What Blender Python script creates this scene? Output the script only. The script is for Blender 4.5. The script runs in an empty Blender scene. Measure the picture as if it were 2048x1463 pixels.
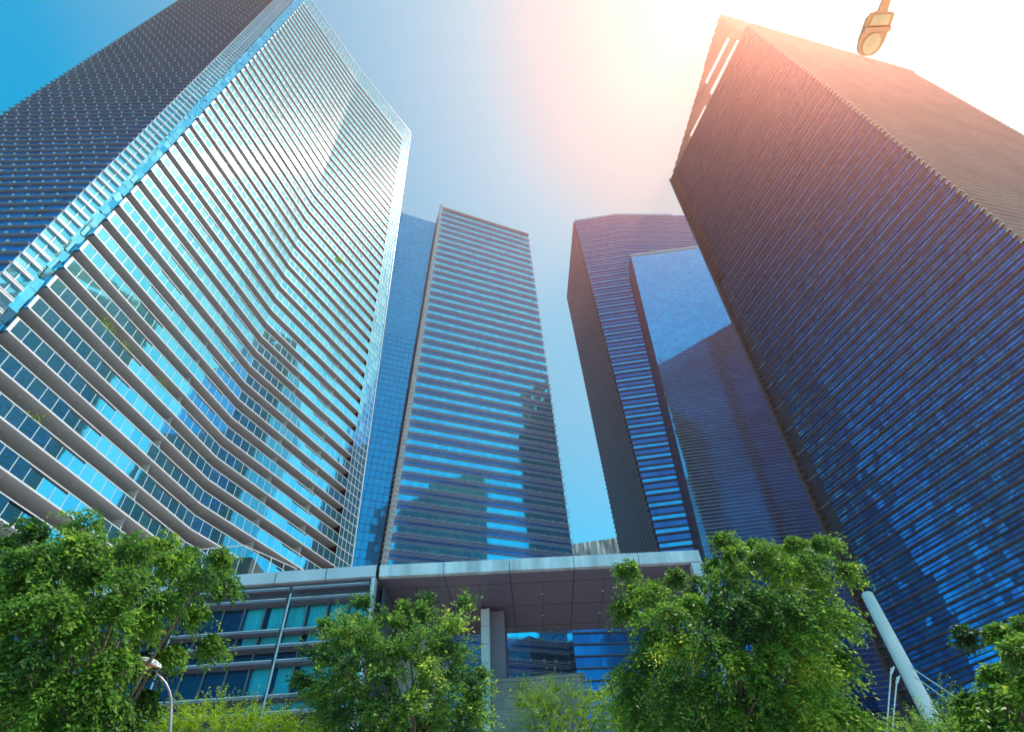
import bpy, math, random
import numpy as np
random.seed(7); rng = np.random.default_rng(7)
R = math.radians
S = bpy.context.scene
COL = S.collection

# ------------------------------------------------------------------ camera model (pixels of a 2048 x 1463 frame)
F = 1120.0; CX, CY = 1024.0, 731.5
zc = np.array([-74.0, 1076.5, -F]); zc /= np.linalg.norm(zc)
yc = np.array([0, 0, -1.0]) - zc * (-zc[2]); yc /= np.linalg.norm(yc)
xc = np.cross(yc, zc)
RW = np.array([xc, yc, zc])
CAM = np.array([0, 0, 1.6])
def ray(x, y): return RW @ np.array([x - CX, -(y - CY), -F])
def at_d(x, y, D):
    d = ray(x, y); return CAM + d * D / math.hypot(d[0], d[1])
def at_h(x, y, h):
    d = ray(x, y); return CAM + d * (h - CAM[2]) / d[2]
def at_y(x, y, Y):
    d = ray(x, y); return CAM + d * Y / d[1]

cam = bpy.data.cameras.new("camera"); co = bpy.data.objects.new("camera", cam); COL.objects.link(co)
cam.sensor_width = 36; cam.lens = 36 * F / 2048; cam.clip_end = 20000; cam.clip_start = 0.05
M = RW  # rows are world axes in camera coordinates; columns are camera axes in world
from mathutils import Matrix, Vector
co.matrix_world = Matrix([[M[0][0], M[0][1], M[0][2], CAM[0]], [M[1][0], M[1][1], M[1][2], CAM[1]],
                          [M[2][0], M[2][1], M[2][2], CAM[2]], [0, 0, 0, 1]])
S.camera = co

# ------------------------------------------------------------------ materials
def newmat(name):
    m = bpy.data.materials.new(name); m.use_nodes = True
    nt = m.node_tree; b = nt.nodes["Principled BSDF"]; return m, nt, b
def noise_col(nt, b, c1, c2, scale, detail=6, lo=.35, hi=.65, mapping=None):
    tc = nt.nodes.new("ShaderNodeTexCoord"); n = nt.nodes.new("ShaderNodeTexNoise")
    n.inputs["Scale"].default_value = scale; n.inputs["Detail"].default_value = detail
    mp = nt.nodes.new("ShaderNodeMapping"); nt.links.new(tc.outputs["Object"], mp.inputs[0])
    if mapping: mp.inputs["Scale"].default_value = mapping
    nt.links.new(mp.outputs[0], n.inputs["Vector"])
    r = nt.nodes.new("ShaderNodeValToRGB"); r.color_ramp.elements[0].position = lo; r.color_ramp.elements[1].position = hi
    r.color_ramp.elements[0].color = (*c1, 1); r.color_ramp.elements[1].color = (*c2, 1)
    nt.links.new(n.outputs["Fac"], r.inputs[0]); nt.links.new(r.outputs[0], b.inputs["Base Color"]); return n, r
def paint(name, c, rough=.5, var=.12, scale=.6, metal=0, mapping=None, spec=.5):
    m, nt, b = newmat(name)
    c2 = tuple(x * (1 + var) for x in c); c1 = tuple(x * (1 - var) for x in c)
    noise_col(nt, b, c1, c2, scale, mapping=mapping)
    b.inputs["Roughness"].default_value = rough; b.inputs["Metallic"].default_value = metal
    b.inputs["Specular IOR Level"].default_value = spec
    return m
def glass(name, c1, c2, rough=.04, bump=.02, bscale=.5, metal=.92):
    """coated facade glass: a tinted mirror, tint changing a little pane by pane, surface very slightly wavy"""
    m, nt, b = newmat(name)
    at = nt.nodes.new("ShaderNodeAttribute"); at.attribute_name = "rnd"
    r = nt.nodes.new("ShaderNodeValToRGB")
    r.color_ramp.elements[0].color = (*c1, 1); r.color_ramp.elements[1].color = (*c2, 1)
    nt.links.new(at.outputs["Fac"], r.inputs[0]); nt.links.new(r.outputs[0], b.inputs["Base Color"])
    b.inputs["Metallic"].default_value = metal; b.inputs["Roughness"].default_value = rough
    if bump:
        tc = nt.nodes.new("ShaderNodeTexCoord"); n = nt.nodes.new("ShaderNodeTexNoise"); n.inputs["Scale"].default_value = bscale
        n.inputs["Detail"].default_value = 1
        bp = nt.nodes.new("ShaderNodeBump"); bp.inputs["Strength"].default_value = bump; bp.inputs["Distance"].default_value = 1.0
        nt.links.new(tc.outputs["Object"], n.inputs["Vector"]); nt.links.new(n.outputs["Fac"], bp.inputs["Height"])
        nt.links.new(bp.outputs[0], b.inputs["Normal"])
    return m
MT = {}
MT['white'] = paint('white_metal', (.78, .80, .82), .35, .05)
MT['soffit'] = paint('grey_soffit', (.46, .50, .52), .6, .06, .15)
MT['divider'] = paint('pale_divider', (.72, .73, .72), .5, .05)
MT['cyan'] = glass('cyan_balcony_glass', (.07, .64, .88), (.14, .78, .98), .03, .004, .6, .92)
MT['cyan2'] = glass('cyan_curtain_glass', (.07, .58, .84), (.22, .82, 1.0), .04, .006, .5, .88)
MT['inner'] = glass('dark_inner_glass', (.02, .10, .18), (.05, .18, .28), .08, 0)
MT['joint'] = paint('pale_joint', (.55, .68, .75), .4, .05)
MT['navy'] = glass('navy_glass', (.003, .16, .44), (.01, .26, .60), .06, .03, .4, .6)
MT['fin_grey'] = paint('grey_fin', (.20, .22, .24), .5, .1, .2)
MT['bracket'] = paint('pale_bracket', (.8, .8, .8), .4, .05)
MT['blue'] = glass('blue_office_glass', (.04, .70, .92), (.12, .90, 1.0), .04, .004, .4, .92)
MT['blue2'] = glass('slate_blue_glass', (.03, .58, .88), (.08, .74, 1.0), .04, 0, .4, .9)
MT['blue_sp'] = glass('deep_blue_spandrel', (.001, .23, .56), (.003, .30, .66), .12, 0, metal=.65)
MT['alu'] = paint('pale_aluminium_blade', (.74, .77, .82), .35, .06, .3, .3)
MT['linkg'] = glass('link_glass', (.001, .52, .80), (.003, .60, .88), .06, .02, .3, .6)
MT['linkd'] = paint('dark_joint', (.02, .10, .18), .4, .1)
MT['brownside'] = paint('brown_side_cladding', (.13, .10, .10), .5, .1)
MT['strip'] = paint('white_corner_strip', (.86, .84, .82), .5, .08, 1.5)
MT['dusk'] = paint('dark_slate_blade', (.06, .055, .075), .45, .12, .2)
MT['dusk2'] = paint('flare_warm_brown_blade', (.17, .105, .09), .45, .12, .2)  # dark brown blade, warmed to carry part of the orange flare glow
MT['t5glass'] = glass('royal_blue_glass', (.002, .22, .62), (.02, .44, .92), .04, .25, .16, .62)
MT['tan'] = paint('tan_louvre', (.50, .40, .34), .5, .1, .12)
MT['tanw'] = paint('pale_louvre_edge', (.75, .72, .68), .4, .06)
MT['orange'] = paint('terracotta_screen', (.40, .20, .13), .55, .12, .2)
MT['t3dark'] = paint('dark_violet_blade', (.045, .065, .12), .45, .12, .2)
MT['t3line'] = paint('slate_frame', (.16, .17, .22), .4, .1)
MT['roof'] = paint('roof_membrane', (.3, .3, .3), .8, .1)
MT['concrete'] = paint('concrete', (.38, .37, .36), .8, .12, .3)

class MB:
    def __init__(s): s.v = []; s.f = []; s.m = []; s.r = []; s.mats = []
    def mi(s, m):
        if m not in s.mats: s.mats.append(m)
        return s.mats.index(m)
    def hexa(s, p, m, r=None):   # p: 8 points, bottom ring 0-3, top ring 4-7
        n = len(s.v); s.v += [tuple(map(float, q)) for q in p]; k = s.mi(m); r = random.random() if r is None else r
        for q in ((0, 3, 2, 1), (4, 5, 6, 7), (0, 1, 5, 4), (1, 2, 6, 5), (2, 3, 7, 6), (3, 0, 4, 7)):
            s.f.append(tuple(n + i for i in q)); s.m.append(k); s.r.append(r)
    def quad(s, p, m, r=None):
        n = len(s.v); s.v += [tuple(map(float, q)) for q in p]; s.f.append(tuple(range(n, n + len(p))))
        s.m.append(s.mi(m)); s.r.append(random.random() if r is None else r)
    def box(s, x0, x1, y0, y1, z0, z1, m, r=None):
        s.hexa([(x0, y0, z0), (x1, y0, z0), (x1, y1, z0), (x0, y1, z0), (x0, y0, z1), (x1, y0, z1), (x1, y1, z1), (x0, y1, z1)], m, r)
    def tube(s, pts, rad, m, n=12, cap=True):
        pts = [Vector(p) for p in pts]; k = s.mi(m); base = len(s.v)
        up = Vector((0, 0, 1))
        for i, p in enumerate(pts):
            t = (pts[min(i + 1, len(pts) - 1)] - pts[max(i - 1, 0)]).normalized()
            a = t.cross(up if abs(t.z) < .95 else Vector((1, 0, 0))).normalized(); b = t.cross(a)
            rr = rad[i] if isinstance(rad, (list, tuple)) else rad
            for j in range(n):
                th = 2 * math.pi * j / n; s.v.append(tuple(p + a * math.cos(th) * rr + b * math.sin(th) * rr))
        for i in range(len(pts) - 1):
            for j in range(n):
                s.f.append((base + i * n + j, base + i * n + (j + 1) % n, base + (i + 1) * n + (j + 1) % n, base + (i + 1) * n + j)); s.m.append(k); s.r.append(.5)
        if cap:
            s.f.append(tuple(base + j for j in range(n))[::-1]); s.m.append(k); s.r.append(.5)
            s.f.append(tuple(base + (len(pts) - 1) * n + j for j in range(n))); s.m.append(k); s.r.append(.5)
    def build(s, name, parent=None, smooth=False):
        me = bpy.data.meshes.new(name); me.from_pydata(s.v, [], s.f)
        for m in s.mats: me.materials.append(m)
        me.polygons.foreach_set("material_index", s.m)
        a = me.attributes.new("rnd", 'FLOAT', 'FACE'); a.data.foreach_set("value", s.r)
        if smooth: me.polygons.foreach_set("use_smooth", [True] * len(me.polygons))
        me.update()
        o = bpy.data.objects.new(name, me); COL.objects.link(o)
        if parent is not None:
            o.parent = parent; o.matrix_parent_inverse = Matrix.Identity(4)
            me.transform(Matrix.Translation(-parent.location)) if parent.type == 'EMPTY' else None
        return o
def tag(o, label=None, cat=None, group=None, kind=None):
    if label: o['label'] = label
    if cat: o['category'] = cat
    if group: o['group'] = group
    if kind: o['kind'] = kind
    return o
def empty(name, loc, label, cat, group=None):
    o = bpy.data.objects.new(name, None); COL.objects.link(o); o.location = loc; o.empty_display_size = .5
    return tag(o, label, cat, group)
def sub(mb, name, parent, root, smooth=False):   # a sub-part: mesh in the root's frame under a part mesh
    o = mb.build(name, None, smooth); o.data.transform(Matrix.Translation(-root.location)); o.parent = parent; return o

def pol(D, az): return np.array([D * math.sin(R(az)), D * math.cos(R(az))])
class Col:
    def __init__(s, p1, h1, p0, h0): s.p1 = np.array(p1, float); s.p0 = np.array(p0, float); s.h1 = h1; s.h0 = h0
    def __call__(s, h): return s.p0 + (s.p1 - s.p0) * (h - s.h0) / (s.h1 - s.h0)
def colD(D, az1, h1, az0, h0): return Col(pol(D, az1), h1, pol(D, az0), h0)
def lerpcol(A, B, t): return Col(A.p1 * (1 - t) + B(A.h1) * t, A.h1, A.p0 * (1 - t) + B(A.h0) * t, A.h0)
def shift(A, v): v = np.array(v, float); return Col(A.p1 + v, A.h1, A.p0 + v, A.h0)
class Face:
    """a storey-high-after-storey facade between two corner lines; d is measured outwards"""
    def __init__(s, A, B): s.A = A; s.B = B
    def L(s, h=100): return float(np.linalg.norm(s.B(h) - s.A(h)))
    def p(s, u, h, d=0):
        a = s.A(h); b = s.B(h); t = b - a; t = t / np.linalg.norm(t); n = np.array([t[1], -t[0]])
        q = a + (b - a) * u + n * d; return (q[0], q[1], h)
    def slab(s, mb, u0, u1, h0, h1, d0, d1, m, r=None):
        mb.hexa([s.p(u0, h0, d1), s.p(u1, h0, d1), s.p(u1, h0, d0), s.p(u0, h0, d0),
                 s.p(u0, h1, d1), s.p(u1, h1, d1), s.p(u1, h1, d0), s.p(u0, h1, d0)], m, r)
    def pane(s, mb, u0, u1, h0, h1, d, m, tilt=.012, r=None):
        j = [random.uniform(-tilt, tilt) for _ in range(2)]
        mb.quad([s.p(u0, h0, d + j[0]), s.p(u1, h0, d - j[0]), s.p(u1, h1, d - j[0] + j[1]), s.p(u0, h1, d + j[0] + j[1])], m, r)
def ground_base(root, mb, cols, h0, h1, m, cap=None):
    """closed inner body through corner columns (in order) from h0 to h1"""
    n = len(cols); N = 24
    for k in range(N):
        z0, z1 = h0 + (h1 - h0) * k / N, h0 + (h1 - h0) * (k + 1) / N
        a = [(*c(z0), z0) for c in cols]; b = [(*c(z1), z1) for c in cols]
        for i in range(n): mb.quad([a[i], a[(i + 1) % n], b[(i + 1) % n], b[i]], m)
    mb.quad(b, cap or m)

# ================================================================== TOWER 1: residential tower with balconies
H1 = 222.0
C0 = Col((-66, 35.4), 217, (-51, 30), 55)            # corner of the dark side
CL = Col((-95, 34), 217, (-75.6, 28.8), 55)
TIP = Col((-61, 39.2), 222, (-49.5, 33.4), 46.2)
BEND = Col((-49.1, 64.4), 222, (-44.4, 65.1), 46.2)
E1 = Col((-34.6, 89), 222, (-32.2, 97.4), 46.2)
t1 = empty('residential_tower', (-60, 60, 0), 'tall residential tower with rows of white edged balconies and cyan glass railings', 'building')
back1 = Col((-95, 110), 217, (-80, 110), 55)
body = MB()
inn = 3.2
seg1, seg2 = Face(TIP, BEND), Face(BEND, E1)
def off(F_, u, d): return Col(F_.p(u, 222, d)[:2], 222, F_.p(u, 46.2, d)[:2], 46.2)
ia, ib, ic = off(seg1, 0.0, -inn), off(seg1, 1, -inn), off(seg2, 1, -.12)
ground_base(t1, body, [CL, C0, ia, ib, off(seg2, .86, -inn), ic, back1], 0, 236, MT['inner'], MT['roof'])
ob = body.build('tower_body', t1)
PITCH = 3.9
floors = [46.2 + PITCH * k for k in range(-8, 46)]
u_end = .865
def balcony_floor(h):
    s = MB(); top = h + .34
    for Fc, u0, u1 in ((seg1, 0, 1), (seg2, 0, u_end)):
        Fc.slab(s, u0, u1, h + .02, top, -inn - .3, -.06, MT['soffit'])
        Fc.slab(s, u0, u1, h, h + .16, -.06, .04, MT['white'])
    # the end of the slab that reaches over to the corner glass
    Fc = seg1
    Fc.slab(s, -.003, .004, h, h + 2.1, -1.0, .045, MT['cyan2']); Fc.slab(s, -.005, .006, h, h + 2.12, -.06, .05, MT['white'])
    a = s.build('balcony', t1)
    # dividing fins between flats
    for Fc, us in ((seg1, (.70,)), (seg2, (.33, .62))):
        for u in us:
            d = MB(); Fc.slab(d, u, u + .10 / Fc.L(), top, h + PITCH, -inn, -.45, MT['divider']); sub(d, 'divider', a, t1)
    if h < 150:
        for Fc, nl in ((seg1, 4), (seg2, 3)):
            for i in range(nl):
                d = MB(); q = Fc.p((i + random.uniform(.2, .8)) / nl * u_end, h + .0, -random.uniform(.9, 1.6))
                d.tube([(q[0], q[1], h - .02), (q[0], q[1], h + .03)], .11, MT['divider'], 10); sub(d, 'downlight', a, t1)
    g = MB()
    for Fc, u1, low in ((seg1, 1.0, (.26, .42)), (seg2, u_end, (.46, .58))):
        n = int(Fc.L() * u1 / 1.5)
        for i in range(n):
            a0, a1 = u1 * i / n, u1 * (i + 1) / n
            isl = low[0] < a0 < low[1] or (Fc is seg1 and .74 < a0 < .86)
            ht = 1.72 if isl else 2.02
            Fc.pane(g, a0, a1, h + .16, h + ht, 0, MT['cyan'], .004)
            w = .035 / Fc.L()
            Fc.slab(g, a0 - w, a0 + w, h + .16, h + ht, -.02, .02, MT['joint'])
        Fc.slab(g, 0, u1, h + 2.03, h + 2.12, -.06, .045, MT['white'])
    sub(g, 'glass_railing', a, t1)
for h in floors: balcony_floor(h)
# flush curtain wall at the right-hand end and around the crown
cw = MB()
hh = 15.0
while hh < 233.5:
    step = PITCH / 2
    for i in range(4):
        u0 = u_end + (1 - u_end) * i / 4; u1 = u_end + (1 - u_end) * (i + 1) / 4
        seg2.pane(cw, u0, u1, hh, hh + step, -.02, MT['cyan2'], .008)
        w = .04 / seg2.L(); seg2.slab(cw, u0 - w, u0 + w, hh, hh + step, -.03, .03, MT['joint'])
    seg2.slab(cw, u_end, 1, hh - .06, hh + .06, -.04, .05, MT['white'])
    hh += step
hh = 222 + 0.6
while hh < 233.2:
    for Fc, u1 in ((seg1, 1), (seg2, u_end)):
        n = int(Fc.L(222) / 1.5)
        for i in range(n):
            Fc.pane(cw, u1 * i / n, u1 * (i + 1) / n, hh, hh + 1.3, -.02, MT['cyan2'], .008)
            w = .035 / Fc.L(); Fc.slab(cw, u1 * i / n - w, u1 * i / n + w, hh, hh + 1.3, -.03, .02, MT['joint'])
        Fc.slab(cw, 0, u1, hh - .04, hh + .04, -.04, .04, MT['joint'])
    hh += 1.3
for Fc in (seg1, seg2): Fc.slab(cw, 0, 1, hh, hh + .5, -.5, .12, MT['white'])
cw.build('curtain_wall', t1)
ee = MB(); seg2.slab(ee, .998, 1.004, 10, 233.5, -1.5, .12, MT['white']); ee.build('edge_trim', t1)
# corner glass band with horizontal blades
C1 = Col(C0.p1 * .42 + TIP(217) * .58, 217, C0.p0 * .38 + TIP(55) * .62, 55)
C1s = shift(C1, (-.4, -.2))
band = Face(C0, C1); rec = Face(C1s, shift(TIP, (-.35, -.1)))
cb = MB(); bl = MB()
hh = 14.0; k = 0
while hh < 232:
    for i in range(2): band.pane(cb, i / 2, (i + 1) / 2, hh, hh + PITCH / 2, -.05, MT['cyan2'], .03)
    for i in range(2): rec.pane(cb, i / 2, (i + 1) / 2, hh, hh + PITCH / 2, -.3, MT['cyan2'], .07)
    band.slab(bl, -.01, 1, hh, hh + .1, -.05, .26, MT['alu']); band.slab(bl, 0, 1, hh + .42, hh + .5, -.05, .14, MT['white'])
    w = .05 / band.L(); band.slab(bl, .5 - w, .5 + w, hh, hh + PITCH / 2, -.05, .06, MT['joint'])
    hh += PITCH / 2; k += 1
band.slab(bl, -.012, .008, 12, 232, -.1, .08, MT['white'])
cb.build('corner_glass', t1); bl.build('corner_louvres', t1)
# dark side with grey horizontal fins
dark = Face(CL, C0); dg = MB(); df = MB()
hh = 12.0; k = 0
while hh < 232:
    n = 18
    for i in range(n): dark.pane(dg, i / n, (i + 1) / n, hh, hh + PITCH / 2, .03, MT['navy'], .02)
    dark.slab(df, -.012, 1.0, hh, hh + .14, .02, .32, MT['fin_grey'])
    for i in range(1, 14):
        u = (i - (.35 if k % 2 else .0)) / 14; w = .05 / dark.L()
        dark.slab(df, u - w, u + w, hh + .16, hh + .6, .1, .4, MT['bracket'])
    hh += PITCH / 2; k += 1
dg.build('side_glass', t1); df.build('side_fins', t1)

# ================================================================== generic office facade
def office(root, Fc, h0, h1, pitch, glass_rows, blades, du=1.5, name='', ends=(.0, .0), posts=None):
    """glass_rows: (from, to, material, offset) in fractions of the pitch; blades: (z, thick, depth, mat)"""
    g = MB(); b = MB(); n = max(1, int(Fc.L() / du)); h = h0
    while h < h1 - .01:
        for a, c, m, d in glass_rows:
            if h + a * pitch >= h1: continue
            for i in range(n): Fc.pane(g, i / n, (i + 1) / n, h + a * pitch, min(h + c * pitch, h1), d, m, .003)
        if posts:
            for i in range(int(Fc.L() / posts)):
                u = (i + .5) / int(Fc.L() / posts); w = .03 / Fc.L(); Fc.slab(b, u - w, u + w, h + .1, h + .6, .03, .3, MT['white'])
        for z, t, dep, m in blades:
            if h + z * pitch < h1: Fc.slab(b, -ends[0], 1 + ends[1], h + z * pitch, h + z * pitch + t, 0, dep, m)
        h += pitch
    go = g.build(name + 'glass_wall', root); bo = b.build(name + 'louvres', root)
    return go, bo

# ================================================================== TOWER 2: louvred tower in the middle
t2 = empty('louvred_tower', (-10, 135, 0), 'narrow blue glass tower with pale louvres and a white left edge, standing in the middle', 'building')
A2 = colD(128.3, -12.557, 240, -15.3, 65); B2 = colD(143, 4.73, 240, 5.15, 76)
f2 = Face(A2, B2); L2 = Col((-36.5, 146), 240, (-44, 146), 65); K2 = Col((5, 175), 240, (4, 175), 65)
b2 = MB(); ground_base(t2, b2, [L2, shift(A2, (0, .1)), shift(B2, (-.1, .1)), K2], 0, 239.6, MT['inner'], MT['roof']); b2.build('tower_body', t2)
office(t2, f2, 10, 239.4, 4.6,
       [(0, .46, MT['blue'], .03), (.46, .8, MT['blue_sp'], .03), (.8, 1, MT['navy'], .03)],
       [(.0, .06, .16, MT['white']), (.07, .04, .14, MT['alu']), (.43, .05, .2, MT['alu']), (.50, .05, .2, MT['white']), (.57, .04, .16, MT['alu']), (.76, .05, .24, MT['alu']), (.84, .05, .22, MT['white']), (.92, .05, .18, MT['alu'])],
       1.45, '', (.0, .012), 2.9)
sd = Face(L2, A2); s2 = MB(); sd.slab(s2, 0, 1, 5, 240.2, .0, .15, MT['brownside']); s2.build('side_wall', t2)
st = MB(); h = 5.0
while h < 239.8:
    f2.slab(st, -.006, .022, h, h + 1.45, .0, .9, MT['strip']); f2.slab(st, -.012, .026, h + 1.45, h + 1.53, .0, 1.15, MT['strip']); h += 1.53
f2.slab(st, -.01, 1.01, 239.4, 240.2, -.6, .9, MT['strip']); st.build('corner_strip', t2)

# glass link between tower 1 and tower 2
tl = empty('glass_link_block', (-40, 140, 0), 'flat bright blue glass block squeezed between the balcony tower and the louvred tower', 'building')
dirx = (B2(240) - A2(240)); dirx /= np.linalg.norm(dirx)
AL = Col(A2.p1 + (-.9, 2.2) - dirx * 26, 240, A2(65) + (-.9, 2.2) - dirx * 26, 65); BL = shift(A2, (-1.5, 2.0))
fl = Face(AL, BL); g = MB(); b = MB(); TOPL = 229.0; h = 8.0; k = 0
n = 16
while h < TOPL - .1:
    hh2 = min(h + 2.3, TOPL)
    for i in range(n): fl.pane(g, i / n, (i + 1) / n, h, hh2, .05, MT['linkg'], .01)
    fl.slab(b, 0, 1, h - .05, h + .05, .03, .09, MT['linkd'] if h < 150 else MT['joint'])
    h += 2.3; k += 1
for i in range(n + 1):
    w = .05 / fl.L(); fl.slab(b, i / n - w, i / n + w, 8, 150, .03, .1, MT['linkd']); fl.slab(b, i / n - w, i / n + w, 150, TOPL, .03, .1, MT['joint'])
bb = MB(); ground_base(tl, bb, [AL, BL, shift(BL, (-3, 9)), shift(AL, (-3, 14))], 0, TOPL, MT['inner'], MT['roof']); bb.build('block_body', tl)
g.build('glass_wall', tl); b.build('glazing_bars', tl)

# ================================================================== TOWER 3: twin-volume tower right of the gap
t3 = empty('stepped_tower', (72, 175, 0), 'dark blue tower with a dense striped front block, just left of the brown tower', 'building')
Q3 = 1.2
def z3(h): return 1.6 + Q3 * (h - 1.6)
T3H = z3(244.5); T3B = z3(196.6)
A3 = colD(143.9 * Q3, 14.08, T3H, 14.39, z3(74)); LB3 = colD(188 * Q3, 9.97, T3H, 10.3, z3(98))
M3 = Col((55.1 * Q3, 137.6 * Q3), T3H, (53.2 * Q3, 137.6 * Q3), z3(74)); R3 = Col((99 * Q3, 141.5 * Q3), T3H, (99 * Q3, 141.5 * Q3), z3(74)); K3 = Col((117, 230), T3H, (117, 230), 74)
b3 = MB(); ground_base(t3, b3, [LB3, shift(A3, (.1, .1)), shift(M3, (0, .2)), shift(R3, (0, .2)), K3], 0, T3H, MT['inner'], MT['roof']); b3.build('tower_body', t3)
P3 = 4.1 * Q3
fL3 = Face(LB3, A3)
office(t3, fL3, 8, T3H - .1, P3 / 2, [(0, 1, MT['navy'], .03)], [(0, .26, .8, MT['t3dark'])], 3.6, 'side_', (.0, .0))
sv = MB()
for i in range(1, 30):
    w = .13 / fL3.L(); fL3.slab(sv, i / 30 - w, i / 30 + w, 8, T3H - .1, .03, .72, MT['t3line'])
sv.build('side_mullions', t3)
rows = [(0, .5, MT['blue2'], .03), (.5, 1, MT['blue_sp'], .03)]
bl3 = [(0, .62, .4, MT['t3dark']), (.46, .5, .34, MT['t3dark'])]
office(t3, Face(A3, M3), 8, T3H - .1, P3, rows, bl3, 2.6, 'front_', (.0, .0))
office(t3, Face(M3, R3), 8, T3H - .1, P3, rows, bl3, 2.6, 'rear_front_', (.0, .0))
tr = MB(); Face(A3, M3).slab(tr, -.01, 1.0, T3H - .1, T3H + .9, -.6, .35, MT['strip']); Face(M3, R3).slab(tr, 0, .62, T3H - .1, T3H + 1.3, -.6, .35, MT['strip']); tr.build('roof_trim', t3)
# front block
B3 = Col(at_d(1262, 512, 140 * Q3)[:2], z3(197), at_d(1382, 1000, 140 * Q3)[:2], z3(82))
BR3 = Col((87 * Q3, 127.6 * Q3), z3(197), (87 * Q3, 128.5 * Q3), z3(82))
BLk = shift(B3, (-.4, 7)); BRk = shift(BR3, (0, 12))
b3 = MB(); ground_base(t3, b3, [BLk, shift(B3, (.1, .1)), shift(BR3, (0, .1)), BRk], 0, T3B, MT['inner'], MT['roof']); b3.build('front_block', t3)
fB3 = Face(B3, BR3)
office(t3, fB3, 8, T3B, 2.16 * Q3, [(0, 1, MT['blue2'], .03)], [(0, .17, .08, MT['white']), (.5, .17, .08, MT['white'])], 1.9, 'block_', (.0, .0))
ss = MB(); Face(BLk, B3).slab(ss, 0, 1.0, 5, T3B + .4, .0, .2, MT['t3dark']); fB3.slab(ss, -.004, 1, T3B, T3B + .9, -.4, .45, MT['strip']); ss.build('block_trim', t3)

# ================================================================== TOWER 5: big brown louvred tower on the right
t5 = empty('brown_louvred_tower', (100, 90, 0), 'huge tower on the right with tan louvres and a dark blue louvred side', 'building')
Q5 = .85
def z5(h): return 1.6 + Q5 * (h - 1.6)
TOP5 = z5(245); ST = 1.99 * Q5
A5 = colD(145.8 * Q5, 33.17, TOP5, 30.67, z5(100)); B5 = colD(117.4 * Q5, 58.9, TOP5, 57.8, z5(90))
R5 = Col((174.2 * Q5, 82.5 * Q5), TOP5, (172 * Q5, 82.0 * Q5), z5(90)); K5 = Col((135, 144), TOP5, (135, 144), 90)
b5 = MB(); ground_base(t5, b5, [shift(A5, (.4, .2)), shift(B5, (.1, .3)), shift(R5, (0, .3)), K5], 0, TOP5 - .5, MT['inner'], MT['roof']); b5.build('tower_body', t5)
f5 = Face(A5, B5); f5r = Face(B5, R5)
g = MB(); b = MB(); h = 6.0; k = 0; n = 42
U0 = .065
def u0_at(h): return U0 if h < z5(165) else 0.0
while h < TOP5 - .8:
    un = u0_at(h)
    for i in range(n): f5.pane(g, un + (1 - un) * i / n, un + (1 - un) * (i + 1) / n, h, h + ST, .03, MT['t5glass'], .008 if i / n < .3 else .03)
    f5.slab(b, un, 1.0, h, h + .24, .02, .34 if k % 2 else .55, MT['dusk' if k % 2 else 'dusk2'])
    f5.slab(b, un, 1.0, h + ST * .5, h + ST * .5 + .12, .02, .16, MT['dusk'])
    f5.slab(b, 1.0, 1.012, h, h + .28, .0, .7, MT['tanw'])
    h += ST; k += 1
g.build('side_glass', t5); b.build('side_louvres', t5)
# vertical recess near the far edge with struts
rc = MB(); f5.slab(rc, .0, U0, 5, z5(165), -.3, .02, MT['dusk']); f5.slab(rc, -.004, .006, 5, TOP5, .0, 1.0, MT['dusk2'])
h = 8.0
while h < TOP5 - 1:
    f5.slab(rc, .006, .02 if h < z5(165) else U0, h, h + .3, .0, .7, MT['dusk2']); h += ST
h = 8.0
while h < z5(165): f5.slab(rc, .02, U0, h, h + .5, .0, .25, MT['t3line']); h += 7.96 * Q5
rc.build('edge_recess', t5)
# right face: tan louvres
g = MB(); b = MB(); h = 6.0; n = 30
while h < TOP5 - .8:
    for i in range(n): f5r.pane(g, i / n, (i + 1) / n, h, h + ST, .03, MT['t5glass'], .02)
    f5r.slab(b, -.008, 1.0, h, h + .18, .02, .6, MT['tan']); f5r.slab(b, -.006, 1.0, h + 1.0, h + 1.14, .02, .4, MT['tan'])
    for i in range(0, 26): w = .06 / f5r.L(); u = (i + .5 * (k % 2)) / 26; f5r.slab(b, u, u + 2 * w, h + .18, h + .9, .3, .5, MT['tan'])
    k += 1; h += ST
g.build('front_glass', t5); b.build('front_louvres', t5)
# crown: sloping louvred screens with openings
cr = empty('dummy', (0, 0, 0), 'x', 'x'); bpy.data.objects.remove(cr)
def screen(mb, P, Q, lo, hiP, hiQ, n, m, holes=(), step=1.35, th=.5):
    """sloping screen from P to Q made of stacked planks and posts, with openings (u0,u1,v0,v1)"""
    P = np.array(P); Q = np.array(Q); t = (Q - P) / np.linalg.norm(Q - P); nn = np.array([t[1], -t[0]])
    def q(u, h, d): a = P + (Q - P) * u + nn * d; return (a[0], a[1], h)
    for i in range(n):
        a, c = i / n, (i + 1) / n; um = (a + c) / 2; top = hiP + (hiQ - hiP) * um; h = lo
        while h < top:
            v = (h - lo) / max(.1, (max(hiP, hiQ) - lo))
            if not any(x0 <= um <= x1 and v0 <= v <= v1 for x0, x1, v0, v1 in holes):
                mb.hexa([q(a, h, .4), q(c, h, .4), q(c, h, .0), q(a, h, .0)] + [q(a, h + step * th, .4), q(c, h + step * th, .4), q(c, h + step * th, .0), q(a, h + step * th, .0)], m)
                mb.quad([q(a, h, .02), q(c, h, .02), q(c, h + step, .02), q(a, h + step, .02)], m)
            h += step
cm = MB()
cA = A5(TOP5) + (1.0, .8); cB = at_d(1441, 31, 121.5 * Q5); hB = float(cB[2]); cA3 = at_d(1346, 352, 147.5 * Q5); hA = float(cA3[2])
screen(cm, cA3[:2], cB[:2], z5(240), hA, hB, 40, MT['orange'], holes=[(.30, .52, .22, .30), (.60, .95, .20, .34), (.62, .93, .50, .57), (.12, .2, .1, .2)])
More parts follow.
